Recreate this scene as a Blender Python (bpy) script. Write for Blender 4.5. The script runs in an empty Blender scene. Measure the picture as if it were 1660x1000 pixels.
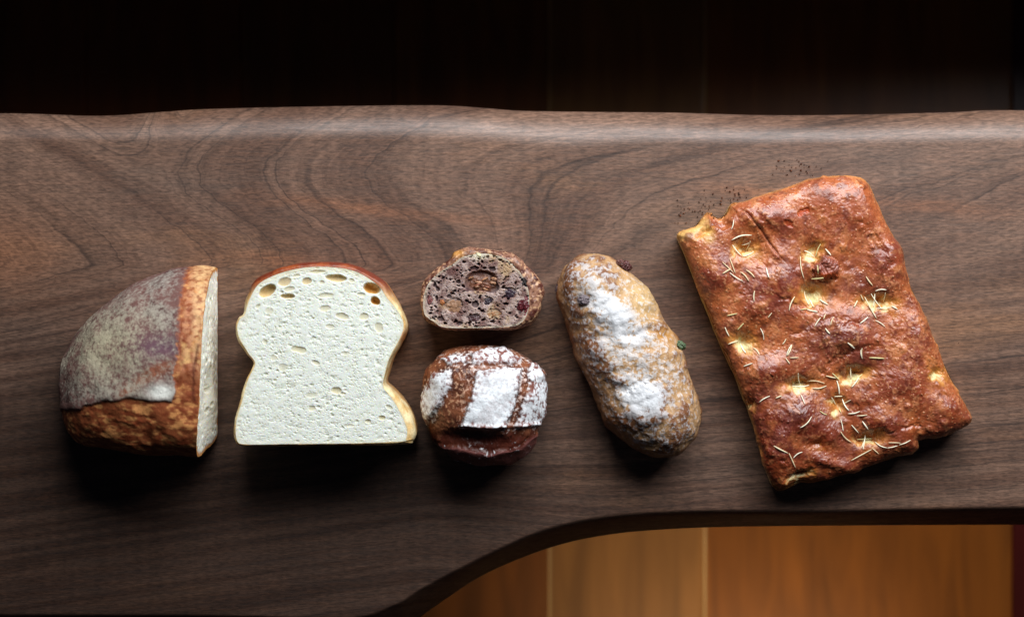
import bpy, math, random
import numpy as np
from mathutils import Vector
random.seed(7); rng = np.random.default_rng(11)
S = bpy.context.scene; COL = S.collection
R = math.radians
# ------------------------------------------------------------------ camera
H = 1.5; PX = 0.0005                       # camera height over the bench top, metres per photo pixel at z=0
cd = bpy.data.cameras.new('camera'); cam = bpy.data.objects.new('camera', cd); COL.objects.link(cam)
cam.location = (0, 0, H); cam.rotation_euler = (0, 0, 0)
cd.sensor_width = 36; cd.lens = 36*H/(1660*PX); cd.clip_start = .05; cd.clip_end = 20
cd.dof.use_dof = True; cd.dof.focus_distance = H-.035; cd.dof.aperture_fstop = 3.2
S.camera = cam
# ------------------------------------------------------------------ light
w = bpy.data.worlds.new('World'); S.world = w; w.use_nodes = True
w.node_tree.nodes['Background'].inputs[0].default_value = (.45, .55, .75, 1)
w.node_tree.nodes['Background'].inputs[1].default_value = .022
def area(name, loc, target, sx, sy, energy, color, spread=180):
    l = bpy.data.lights.new(name, 'AREA'); l.shape = 'RECTANGLE'; l.size = sx; l.size_y = sy
    l.energy = energy; l.color = color; l.spread = R(spread)
    o = bpy.data.objects.new(name, l); COL.objects.link(o); o.location = loc
    o.rotation_euler = (Vector(target)-Vector(loc)).to_track_quat('-Z', 'Y').to_euler(); return o
area('window_light', (.32, .90, .78), (.06, 0, 0), 1.45, .66, 34, (.95, .98, 1.0))
area('room_light', (.27, -.66, -.03), (.25, -.36, -.45), .35, .12, .36, (1, .87, .62), 60)
S.view_settings.view_transform = 'Standard'; S.view_settings.look = 'None'
S.view_settings.exposure = 0; S.view_settings.gamma = 1; S.view_settings.use_curve_mapping = False
# ------------------------------------------------------------------ helpers
def lin(r, g, b):
    c = np.array([r, g, b])/255.0
    return np.where(c <= .04045, c/12.92, ((c+.055)/1.055)**2.4)
def W(px, py, z):                          # photo pixel seen at height z -> world xy
    k = PX*(H-z)/H
    return (np.asarray(px)-830)*k, (500-np.asarray(py))*k
def toPx(P):
    k = PX*(H-P[..., 2])/H
    return P[..., 0]/k+830, 500-P[..., 1]/k
def _h(ix, iy, iz, s):
    h = (ix.astype(np.uint32)*np.uint32(374761393)+iy.astype(np.uint32)*np.uint32(668265263)
         + iz.astype(np.uint32)*np.uint32(2147483647)+np.uint32((s*974634777+12345) & 0xffffffff))
    h = (h ^ (h >> np.uint32(13)))*np.uint32(1274126177); h = h ^ (h >> np.uint32(16))
    h = (h*np.uint32(2246822519)); h = h ^ (h >> np.uint32(15))
    return h
def _f(h): return h.astype(np.float64)/4294967295.0
def noise(P, f, seed=0):
    p = np.asarray(P, float)*f; i = np.floor(p).astype(np.int64); t = p-i
    u = t*t*t*(t*(t*6-15)+10); out = 0
    for dx in (0, 1):
        for dy in (0, 1):
            for dz in (0, 1):
                h = _h(i[..., 0]+dx, i[..., 1]+dy, i[..., 2]+dz, seed)
                gx = ((h & np.uint32(255)).astype(float)/127.5-1); gy = (((h >> np.uint32(8)) & np.uint32(255)).astype(float)/127.5-1)
                gz = (((h >> np.uint32(16)) & np.uint32(255)).astype(float)/127.5-1)
                d = gx*(t[..., 0]-dx)+gy*(t[..., 1]-dy)+gz*(t[..., 2]-dz)
                wt = (u[..., 0] if dx else 1-u[..., 0])*(u[..., 1] if dy else 1-u[..., 1])*(u[..., 2] if dz else 1-u[..., 2])
                out = out+d*wt
    return out
def fbm(P, f, oct=4, seed=0, gain=.5):
    o = 0; a = 1; n = 0
    for k in range(oct):
        o = o+a*noise(P, f*2.03**k, seed+k*17); n += a; a *= gain
    return o/n*1.6
def worley(P, f, seed=0):
    p = np.asarray(P, float)*f; i = np.floor(p).astype(np.int64)
    best = np.full(p.shape[:-1], 9.); cid = np.zeros(p.shape[:-1])
    for dx in (-1, 0, 1):
        for dy in (-1, 0, 1):
            for dz in (-1, 0, 1):
                c = i+np.array([dx, dy, dz])
                a = _f(_h(c[..., 0], c[..., 1], c[..., 2], seed)); b = _f(_h(c[..., 0], c[..., 1], c[..., 2], seed+1))
                e = _f(_h(c[..., 0], c[..., 1], c[..., 2], seed+2)); r = _f(_h(c[..., 0], c[..., 1], c[..., 2], seed+3))
                d = np.sqrt((c[..., 0]+a-p[..., 0])**2+(c[..., 1]+b-p[..., 1])**2+(c[..., 2]+e-p[..., 2])**2)
                m = d < best; best = np.where(m, d, best); cid = np.where(m, r, cid)
    return best, cid
def sst(a, b, x):
    t = np.clip((x-a)/(b-a), 0, 1); return t*t*(3-2*t)
def mix(a, b, t):
    t = np.asarray(t)[..., None]; return np.asarray(a)*(1-t)+np.asarray(b)*t
def spline(pts, n, closed=True):
    p = np.array(pts, float); m = len(p); out = []
    rngk = range(m) if closed else range(m-1)
    for k in rngk:
        p0 = p[(k-1) % m] if closed else p[max(k-1, 0)]; p1 = p[k]; p2 = p[(k+1) % m]
        p3 = p[(k+2) % m] if closed else p[min(k+2, m-1)]
        for t in np.linspace(0, 1, 24, endpoint=False):
            out.append(.5*((2*p1)+(-p0+p2)*t+(2*p0-5*p1+4*p2-p3)*t*t+(-p0+3*p1-3*p2+p3)*t**3))
    out.append(p[0] if closed else p[-1]); out = np.array(out)
    L = np.concatenate([[0], np.cumsum(np.linalg.norm(np.diff(out, axis=0), axis=1))])
    q = np.linspace(0, L[-1], n, endpoint=not closed)
    return np.stack([np.interp(q, L, out[:, j]) for j in range(out.shape[1])], 1)
def sdf(x, y, poly):                       # >0 inside
    poly = np.array(poly, float); d = np.full(x.shape, 1e18); ins = np.zeros(x.shape, bool)
    for k in range(len(poly)):
        a = poly[k]; b = poly[(k+1) % len(poly)]; e = b-a; wx = x-a[0]; wy = y-a[1]
        t = np.clip((wx*e[0]+wy*e[1])/(e@e+1e-12), 0, 1)
        d = np.minimum(d, (wx-e[0]*t)**2+(wy-e[1]*t)**2)
        if a[1] != b[1]:
            c = ((a[1] > y) != (b[1] > y)) & (x < (b[0]-a[0])*(y-a[1])/(b[1]-a[1])+a[0]); ins ^= c
    return np.where(ins, 1, -1)*np.sqrt(d)
def dline(x, y, pts):                      # distance to an open polyline and fraction along
    pts = np.array(pts, float); d = np.full(x.shape, 1e18)
    for a, b in zip(pts[:-1], pts[1:]):
        e = b-a; t = np.clip(((x-a[0])*e[0]+(y-a[1])*e[1])/(e@e), 0, 1)
        d = np.minimum(d, (x-a[0]-e[0]*t)**2+(y-a[1]-e[1]*t)**2)
    return np.sqrt(d)
def ell(x, y, cx, cy, a, b, rot=0):        # normalised radius in a rotated ellipse
    c, s = math.cos(R(rot)), math.sin(R(rot)); dx = x-cx; dy = y-cy
    return np.sqrt(((dx*c+dy*s)/a)**2+((-dx*s+dy*c)/b)**2)
def gnorm(P, wrap=True):
    if wrap: dv = np.roll(P, -1, 1)-np.roll(P, 1, 1)
    else: dv = np.gradient(P, axis=1)
    du = np.gradient(P, axis=0); n = np.cross(du, dv); l = np.linalg.norm(n, axis=-1, keepdims=True)
    return n/np.maximum(l, 1e-12)
def orient(P, N):                          # normals pointing away from the middle
    c = P.reshape(-1, 3).mean(0); s = np.sign(((P-c)*N).sum(-1).sum()); return N*s
def grid_obj(name, P, mat, parent=None, col=None, wrap=True, cap0=True, cap1=True, attrs=None):
    nu, nv = P.shape[:2]; org = np.array(parent.location) if parent else np.zeros(3)
    V = (P.reshape(-1, 3)-org)
    i = np.arange(nu-1)[:, None]; j = np.arange(nv if wrap else nv-1)[None, :]; j2 = (j+1) % nv
    a = i*nv+j; b = i*nv+j2; c = (i+1)*nv+j2; d = (i+1)*nv+j
    F = np.stack([a, b, c, d], -1).reshape(-1, 4).astype(np.int32)
    # orientation outward
    cen = V.mean(0); k = F[::max(1, len(F)//2000)]
    n = np.cross(V[k[:, 1]]-V[k[:, 0]], V[k[:, 3]]-V[k[:, 0]]); flip = ((V[k[:, 0]]-cen)*n).sum() < 0
    if not wrap: flip = n[:, 2].sum() < 0
    if flip: F = F[:, ::-1]
    me = bpy.data.meshes.new(name)
    caps = []
    if wrap and cap0: caps.append(list(range(nv))[::1 if flip else -1])
    if wrap and cap1: caps.append([(nu-1)*nv+q for q in range(nv)][::-1 if flip else 1])
    loops = np.concatenate([F.ravel()]+[np.array(c_, np.int32) for c_ in caps]) if caps else F.ravel()
    starts = np.concatenate([np.arange(len(F))*4]+([np.array([len(F)*4+sum(len(c_) for c_ in caps[:q]) for q in range(len(caps))])] if caps else []))
    me.vertices.add(len(V)); me.vertices.foreach_set('co', V.ravel().astype(np.float32))
    me.loops.add(len(loops)); me.loops.foreach_set('vertex_index', loops.astype(np.int32))
    me.polygons.add(len(starts)); me.polygons.foreach_set('loop_start', starts.astype(np.int32))
    me.update(calc_edges=True); me.validate()
    me.polygons.foreach_set('use_smooth', np.ones(len(me.polygons), bool))
    if col is not None:
        at = me.color_attributes.new('col', 'FLOAT_COLOR', 'POINT')
        cc = col.reshape(-1, col.shape[-1]); cc = np.clip(cc, 0, 1)
        if cc.shape[1] == 3: cc = np.concatenate([cc, np.full((len(cc), 1), .6)], 1)
        at.data.foreach_set('color', cc.ravel().astype(np.float32))
    for nme, arr in (attrs or {}).items():
        at = me.attributes.new(nme, 'FLOAT', 'POINT'); at.data.foreach_set('value', arr.ravel().astype(np.float32))
    me.materials.append(mat)
    o = bpy.data.objects.new(name, me); COL.objects.link(o)
    if parent: o.parent = parent
    return o
def thing(name, loc, label, cat, group=None):
    o = bpy.data.objects.new(name, None); COL.objects.link(o); o.location = loc; o.empty_display_size = .02
    o['label'] = label; o['category'] = cat
    if group: o['group'] = group
    return o
def N_(nt, t, **kw):
    n = nt.nodes.new(t)
    for k, v in kw.items(): setattr(n, k, v)
    return n
def bread_mat(name, spec=.4, bump=.25, bscale=700, var=.25, vscale=260, sss=0., coat=0., bdist=.0008):
    m = bpy.data.materials.new(name); m.use_nodes = True; nt = m.node_tree; L = nt.links.new
    b = nt.nodes['Principled BSDF']
    at = N_(nt, 'ShaderNodeAttribute', attribute_name='col'); tc = N_(nt, 'ShaderNodeTexCoord')
    n1 = N_(nt, 'ShaderNodeTexNoise'); n1.inputs['Scale'].default_value = vscale; n1.inputs['Detail'].default_value = 5; n1.inputs['Roughness'].default_value = .65
    L(tc.outputs['Object'], n1.inputs['Vector'])
    mr = N_(nt, 'ShaderNodeMapRange'); mr.inputs['From Min'].default_value = .3; mr.inputs['From Max'].default_value = .7
    mr.inputs['To Min'].default_value = 1-var; mr.inputs['To Max'].default_value = 1+var
    L(n1.outputs['Fac'], mr.inputs['Value'])
    mx = N_(nt, 'ShaderNodeVectorMath', operation='SCALE'); L(at.outputs['Color'], mx.inputs[0]); L(mr.outputs[0], mx.inputs['Scale'])
    L(mx.outputs[0], b.inputs['Base Color']); L(at.outputs['Alpha'], b.inputs['Roughness'])
    n2 = N_(nt, 'ShaderNodeTexNoise'); n2.inputs['Scale'].default_value = bscale; n2.inputs['Detail'].default_value = 4; L(tc.outputs['Object'], n2.inputs['Vector'])
    bp = N_(nt, 'ShaderNodeBump'); bp.inputs['Strength'].default_value = bump; bp.inputs['Distance'].default_value = bdist
    L(n2.outputs['Fac'], bp.inputs['Height']); L(bp.outputs[0], b.inputs['Normal'])
    b.inputs['Specular IOR Level'].default_value = spec
    if sss: b.inputs['Subsurface Weight'].default_value = sss; b.inputs['Subsurface Radius'].default_value = (1, .8, .5); b.inputs['Subsurface Scale'].default_value = .0025
    if coat: b.inputs['Coat Weight'].default_value = coat; b.inputs['Coat Roughness'].default_value = .3
    return m
def with_r(c, r):
    return np.concatenate([c, np.broadcast_to(np.asarray(r, float), c.shape[:-1])[..., None]], -1)
def blob(name, px, py, z, a, b, c, rot, color, mat, parent, rough=.4, bumpy=.12, seed=0, nf=3.0, n=40):
    th = np.linspace(.02, math.pi-.02, n)[:, None]; ph = np.linspace(0, 2*math.pi, n*2, endpoint=False)[None, :]
    d = np.stack([np.sin(th)*np.cos(ph), np.sin(th)*np.sin(ph), np.cos(th)+0*ph], -1)
    r = 1+bumpy*3.6*fbm(d+seed*3.1, nf*.6, 4, seed); d = d*r[..., None]
    cx, cy = W(px, py, z); q = d*np.array([a, b, c])*PX
    cs, sn = math.cos(R(-rot)), math.sin(R(-rot))
    P = np.stack([cx+q[..., 0]*cs-q[..., 1]*sn, cy+q[..., 0]*sn+q[..., 1]*cs, z+q[..., 2]], -1)
    cc = mix(np.array(color), np.array(color)*.45, sst(.0, -.35, r-1)[...]) if True else None
    return grid_obj(name, P, mat, parent, with_r(cc, rough))
# ------------------------------------------------------------------ floor, light blocker
ZF = -.45
def make_floor():
    edges_px = [-1400, -1100, -860, -610, -360, -110, 140, 390, 640, 889, 1141, 1641, 1891, 2141, 2391, 2641]
    tones = {7: (118, 66, 26), 8: (136, 76, 26), 9: (150, 98, 48), 10: (146, 82, 24), 11: (80, 14, 8)}
    V = []; F = []; C = []; k0 = PX*(H-ZF)/H
    for i in range(len(edges_px)-1):
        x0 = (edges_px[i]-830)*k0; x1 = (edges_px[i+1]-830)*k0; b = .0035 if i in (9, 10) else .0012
        xs = [(x0, -.0016), (x0+.0006, -.0006), (x0+b, 0), (x1-b, 0), (x1-.0006, -.0006), (x1, -.0016)]
        ys = [-2.2, -1.1+.13*(i % 3), -1.1+.13*(i % 3)+.0005, 2.2]
        base = lin(*tones.get(i, random.choice([(120, 70, 28), (136, 84, 34), (128, 66, 24)])))
        for a, (x, dz) in enumerate(xs):
            for y in (-2.2, 2.2):
                V.append((x, y, ZF+dz)); C.append((*(lin(226, 186, 128) if a < 2 and i in (9, 10) else base), random.random()))  # pale left edge on two boards paints in a bevel highlight
        s = len(V)-12
        for a in range(5): F.append((s+2*a, s+2*a+2, s+2*a+3, s+2*a+1))
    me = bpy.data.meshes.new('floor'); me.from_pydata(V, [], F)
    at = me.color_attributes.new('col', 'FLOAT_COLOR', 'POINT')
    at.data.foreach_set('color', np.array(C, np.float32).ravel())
    m = bpy.data.materials.new('floor_boards'); m.use_nodes = True; nt = m.node_tree; L = nt.links.new; bs = nt.nodes['Principled BSDF']
    a = N_(nt, 'ShaderNodeAttribute', attribute_name='col'); tc = N_(nt, 'ShaderNodeTexCoord')
    mp = N_(nt, 'ShaderNodeMapping'); mp.inputs['Scale'].default_value = (26, 3.5, 1); L(tc.outputs['Object'], mp.inputs[0])
    n = N_(nt, 'ShaderNodeTexNoise'); n.inputs['Scale'].default_value = 1.6; n.inputs['Detail'].default_value = 6; n.inputs['Distortion'].default_value = .8
    L(mp.outputs[0], n.inputs['Vector'])
    mr = N_(nt, 'ShaderNodeMapRange'); mr.inputs['From Min'].default_value = .3; mr.inputs['From Max'].default_value = .72; mr.inputs['To Min'].default_value = .72; mr.inputs['To Max'].default_value = 1.3
    L(n.outputs['Fac'], mr.inputs['Value'])
    v = N_(nt, 'ShaderNodeVectorMath', operation='SCALE'); L(a.outputs['Color'], v.inputs[0]); L(mr.outputs[0], v.inputs['Scale']); L(v.outputs[0], bs.inputs['Base Color'])
    bs.inputs['Roughness'].default_value = .38
    me.materials.append(m); o = bpy.data.objects.new('floor', me); COL.objects.link(o); o['kind'] = 'structure'
make_floor()
def make_blocker_wall():                           # unseen low barrier, added to keep window light off the far floor
    me = bpy.data.meshes.new('blocker_wall'); x, y0, y1, z0, z1 = 2.2, .345, .42, ZF-.02, .07
    v = [(sx*x, y, z) for sx in (-1, 1) for y in (y0, y1) for z in (z0, z1)]
    f = [(0, 1, 3, 2), (4, 6, 7, 5), (0, 4, 5, 1), (2, 3, 7, 6), (1, 5, 7, 3), (0, 2, 6, 4)]
    me.from_pydata(v, [], f); m = bpy.data.materials.new('dark_panel'); m.use_nodes = True
    nt = m.node_tree; bs = nt.nodes['Principled BSDF']; n = N_(nt, 'ShaderNodeTexNoise'); n.inputs['Scale'].default_value = 9
    cr = N_(nt, 'ShaderNodeValToRGB'); cr.color_ramp.elements[0].color = (.012, .007, .005, 1); cr.color_ramp.elements[1].color = (.03, .018, .012, 1)
    nt.links.new(n.outputs['Fac'], cr.inputs[0]); nt.links.new(cr.outputs[0], bs.inputs['Base Color']); bs.inputs['Roughness'].default_value = .7
    me.materials.append(m); o = bpy.data.objects.new('blocker_wall', me); COL.objects.link(o); o['kind'] = 'structure'
make_blocker_wall()
# ------------------------------------------------------------------ walnut bench
def walnut():
    m = bpy.data.materials.new('walnut'); m.use_nodes = True; nt = m.node_tree; L = nt.links.new; bs = nt.nodes['Principled BSDF']
    ring = N_(nt, 'ShaderNodeAttribute', attribute_name='ring'); tc = N_(nt, 'ShaderNodeTexCoord'); warm = N_(nt, 'ShaderNodeAttribute', attribute_name='warm')
    sp = N_(nt, 'ShaderNodeSeparateXYZ'); L(tc.outputs['Object'], sp.inputs[0])
    def M(op, a, b=None, c=None):
        n = N_(nt, 'ShaderNodeMath', operation=op)
        for q, v in enumerate((a, b, c)):
            if v is None: continue
            if isinstance(v, (int, float)): n.inputs[q].default_value = v
            else: L(v, n.inputs[q])
        return n.outputs[0]
    def ns(x, y, z, scale=1, det=3, rough=.5, dist=0):
        c = N_(nt, 'ShaderNodeCombineXYZ')
        for q, v in enumerate((x, y, z)):
            if isinstance(v, (int, float)): c.inputs[q].default_value = v
            else: L(v, c.inputs[q])
        n = N_(nt, 'ShaderNodeTexNoise'); n.inputs['Scale'].default_value = scale; n.inputs['Detail'].default_value = det; n.inputs['Roughness'].default_value = rough; n.inputs['Distortion'].default_value = dist
        L(c.outputs[0], n.inputs['Vector']); return n.outputs['Fac']
    def mr(v, a, b, c, d, smooth=True):
        n = N_(nt, 'ShaderNodeMapRange'); n.interpolation_type = 'SMOOTHSTEP' if smooth else 'LINEAR'
        for k, q in zip(('From Min', 'From Max', 'To Min', 'To Max'), (a, b, c, d)): n.inputs[k].default_value = q
        L(v, n.inputs['Value']); return n.outputs[0]
    F = ring.outputs['Fac']; X = sp.outputs['X']; Y = sp.outputs['Y']; Z = sp.outputs['Z']
    X2 = M('MULTIPLY', X, 3.0); Y2 = M('MULTIPLY', Y, 4.0)
    broad = ns(M('MULTIPLY', F, 1/95), X2, Y2, 1, 3)
    line = ns(M('MULTIPLY', F, 1/78), M('MULTIPLY', X, .9), M('MULTIPLY', Y, .9), 1, 1)
    l1 = M('ABSOLUTE', M('SUBTRACT', line, .5)); dark = mr(l1, 0, .016, 1, 0)
    side = mr(M('SUBTRACT', line, .5), -.12, .0, 0, 1); edge = mr(M('SUBTRACT', line, .5), .0, .02, 1, 0)
    band = M('MULTIPLY', side, edge)                       # tone that deepens towards each dark line
    fine = ns(M('MULTIPLY', F, 1/5), M('MULTIPLY', X, 9), Y2, 1, 3, .6)
    pore = ns(M('MULTIPLY', X, 150), M('MULTIPLY', Y, 800), M('MULTIPLY', F, 1/30), 1, 3, .65, .5)
    pore2 = ns(M('MULTIPLY', X, 28), M('MULTIPLY', Y, 420), M('MULTIPLY', Z, 420), 1, 4, .6, .2)
    blotch = ns(M('MULTIPLY', X, 4), M('MULTIPLY', Y, 14), 0, 1, 4, .55)
    ripple = ns(M('MULTIPLY', X, 130), M('MULTIPLY', Y, 12), 0, 1, 2)
    def mixc(a, b, f):
        n = N_(nt, 'ShaderNodeMix', data_type='RGBA')
        for s_, v in ((6, a), (7, b)):
            if isinstance(v, tuple): n.inputs[s_].default_value = (*v, 1)
            else: L(v, n.inputs[s_])
        if isinstance(f, (int, float)): n.inputs[0].default_value = f
        else: L(f, n.inputs[0])
        return n.outputs[2]
    c = mixc((.108, .055, .036), (.172, .096, .065), mr(broad, .34, .64, 0, 1))
    c = mixc(c, (.26, .13, .068), mr(blotch, .52, .72, 0, .6))
    c = mixc(c, (.125, .082, .062), mr(blotch, .30, .46, .5, 0))
    c = mixc(c, (.25, .10, .048), warm.outputs['Fac'])
    falloff_tone = N_(nt, 'ShaderNodeAttribute', attribute_name='falloff_tone'); c = mixc(c, (.026, .011, .006), M('MULTIPLY', falloff_tone.outputs['Fac'], mr(broad, .25, .7, .95, .75)))
    c = mixc(c, (.04, .022, .016), M('MULTIPLY', band, .22))
    wob = mr(ns(X2, Y2, 0, 2.2, 2), .38, .60, .15, .55)
    c = mixc(c, (.022, .013, .011), M('MULTIPLY', dark, wob))
    g = M('MULTIPLY', M('MULTIPLY', mr(fine, .3, .7, .80, 1.16, False), mr(pore, .36, .62, .62, 1.3, False)), M('MULTIPLY', mr(pore2, .3, .68, .82, 1.16, False), mr(ripple, .3, .7, .90, 1.10, False)))
    v = N_(nt, 'ShaderNodeVectorMath', operation='SCALE'); L(c, v.inputs[0]); L(g, v.inputs['Scale']); L(v.outputs[0], bs.inputs['Base Color'])
    L(mr(pore2, .3, .7, .52, .42), bs.inputs['Roughness']); bs.inputs['Specular IOR Level'].default_value = .55
    bp = N_(nt, 'ShaderNodeBump'); bp.inputs['Strength'].default_value = .22; bp.inputs['Distance'].default_value = .0004
    L(M('ADD', pore, pore2), bp.inputs['Height']); L(bp.outputs[0], bs.inputs['Normal'])
    return m
def make_bench():
    xp = np.linspace(-420, 2080, 760)
    n_out = spline([(-420, 190), (-200, 186), (0, 184), (150, 188), (250, 182), (330, 177), (500, 173), (700, 171), (780, 175), (850, 180), (1000, 182), (1100, 183), (1250, 187), (1400, 186), (1560, 182), (1660, 179), (2080, 184)], 600, False)
    n_in = [(-420, 218), (0, 216), (300, 219), (420, 216), (500, 211), (700, 213), (830, 218), (900, 230), (1050, 219), (1200, 222), (1660, 217), (2080, 218)]
    s_in = spline([(-420, 996), (300, 998), (480, 1002), (580, 1001), (645, 979), (689, 952), (791, 899), (881, 860), (983, 838), (1111, 829), (1302, 828), (1660, 823), (2080, 822)], 600, False)
    s_out = spline([(-420, 1040), (300, 1040), (520, 1046), (600, 1042), (640, 1024), (677, 1000), (728, 965), (791, 927), (887, 889), (983, 867), (1111, 856), (1302, 852), (1660, 850), (2080, 850)], 600, False)
    NO = np.interp(xp, n_out[:, 0], n_out[:, 1]); NI = np.interp(xp, *np.array(n_in).T)
    NI = np.convolve(np.pad(NI, 20, mode='edge'), np.ones(41)/41, 'valid')
    SI = np.interp(xp, s_in[:, 0], s_in[:, 1]); SO = np.interp(xp, s_out[:, 0], s_out[:, 1])
    rows = []
    def row(py, z): # px row at height z
        x, y = W(xp, py, 0); _, y = W(xp, py, z if np.ndim(z) == 0 else z); rows.append(np.stack([x, y, np.broadcast_to(z, xp.shape)], -1))
    T = -.052
    row(NO+55, T); row(NO+20, T); row(NO+9, T+.006); row(NO+3, -.036)
    for a in np.linspace(.0, 1, 26):        # rounded live edge
        ang = a*math.pi/2; row(NO+(NI-NO+14)*(1-math.cos(ang)), -.024+.024*math.sin(ang)**1.15)
    for t in np.linspace(0, 1, 240)[1:]: row((NI+14)*(1-t)+(SI-4)*t, 0.)
    for a in np.linspace(0, 1, 8)[1:]: row(SI-4+7*a, -.0026*a*a)
    for a in np.linspace(0, 1, 12)[1:]: row((SI+3)*(1-a)+SO*a, -.0026-.0274*a**1.1)
    row(SO-3, -.040); row(SO-14, T+.004); row(SO-30, T); row(SO-90, T)
    P = np.stack(rows, 0)
    PXX = np.broadcast_to(xp, P.shape[:2]); k = PX; PYY = 500-P[..., 1]/k
    # gentle hand-worked undulation, never on the underside
    q = P.copy(); q[..., 2] = 0; und = fbm(q, 7, 2, 5)*.0006; P[..., 2] += np.where(P[..., 2] > -.03, und-.0006, 0)
    # growth-ring field (photo-pixel units)
    y = PYY; x = PXX
    wl = sst(300, 180, x)
    lo = sst(430, 1000, y)
    Aarch = 135*(.5-.5*np.cos(np.clip((430-y)/150, 0, 2.4)*math.pi))
    Aleft = 250*np.clip((430-y)/190, 0, 3)**1.3
    A = np.where(y < 430, mix_s(Aarch, Aleft, wl), 0)
    A = A+np.where(y >= 430, 3.4*np.clip(y-430, 0, 900)**1.18*.55, 0)
    rgt = sst(650, 1050, x); A = A*(1-rgt*.55)+rgt*(y-200)*1.5
    F = np.where(x < 700, x, 700+(x-700)*.42)+A
    q = P.copy(); q[..., 2] = 0
    F = F+fbm(q, 8, 2, 3)*22+fbm(q*np.array([1, 2.5, 1]), 45, 3, 9)*10
    warm = .55*np.exp(-((x+10)/120)**2-((y-410)/70)**2)+.4*np.exp(-((x-30)/90)**2-((y-790)/40)**2)*sst(-.1, .3, fbm(q, 60, 3, 2))
    for (cx, cy, sx, sy, a) in ((640, 345, 170, 9, .5), (520, 325, 90, 7, .4), (1230, 312, 90, 12, .5), (1510, 335, 120, 12, .5), (440, 420, 60, 10, .5), (640, 240+0, 1, 1, 0)):
        warm = warm+a*np.exp(-((x-cx)/sx)**2-((y-cy-(x-cx)*.09)/sy)**2)
    falloff_tone = np.clip(sst(590, 840, y-.10*(x-830)+fbm(q, 14, 3, 77)*90)*sst(1250, 650, x)+.25*sst(500, 0, x)*sst(380, 560, y), 0, 1)  # dark red wood tone, deepened to paint the light's falloff at lower left
    o = grid_obj('walnut_bench', P, walnut(), None, None, wrap=False, attrs={'ring': F, 'warm': warm, 'falloff_tone': falloff_tone})
    o['label'] = 'long dark walnut slab bench with a wavy natural edge, carrying all six breads'; o['category'] = 'bench'
def mix_s(a, b, t): return a*(1-t)+b*t
make_bench()
# ------------------------------------------------------------------ shared bread materials
M_CRUST = bread_mat('crust', .45, .25, 800, .2, 420)
M_FLOUR = bread_mat('floured_crust', .3, .35, 1300, .14, 900)
M_CRUMB = bread_mat('crumb', .2, .22, 900, .05, 500, sss=.6)
M_OILY = bread_mat('oiled_crust', .55, .14, 700, .2, 500, coat=.32)
M_FRUIT = bread_mat('dried_fruit', .5, .8, 500, .5, 380, coat=.06, bdist=.0014)
M_HERB = bread_mat('dried_herb', .4, .1, 900, .15, 400)
def arc_prof(zeq, n, sbase, zb=0.):        # below the widest line down to the base
    t = np.linspace(0, 1, n)[1:]; return 1-(1-sbase)*t**2.2, zeq+(zb-zeq)*t
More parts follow.
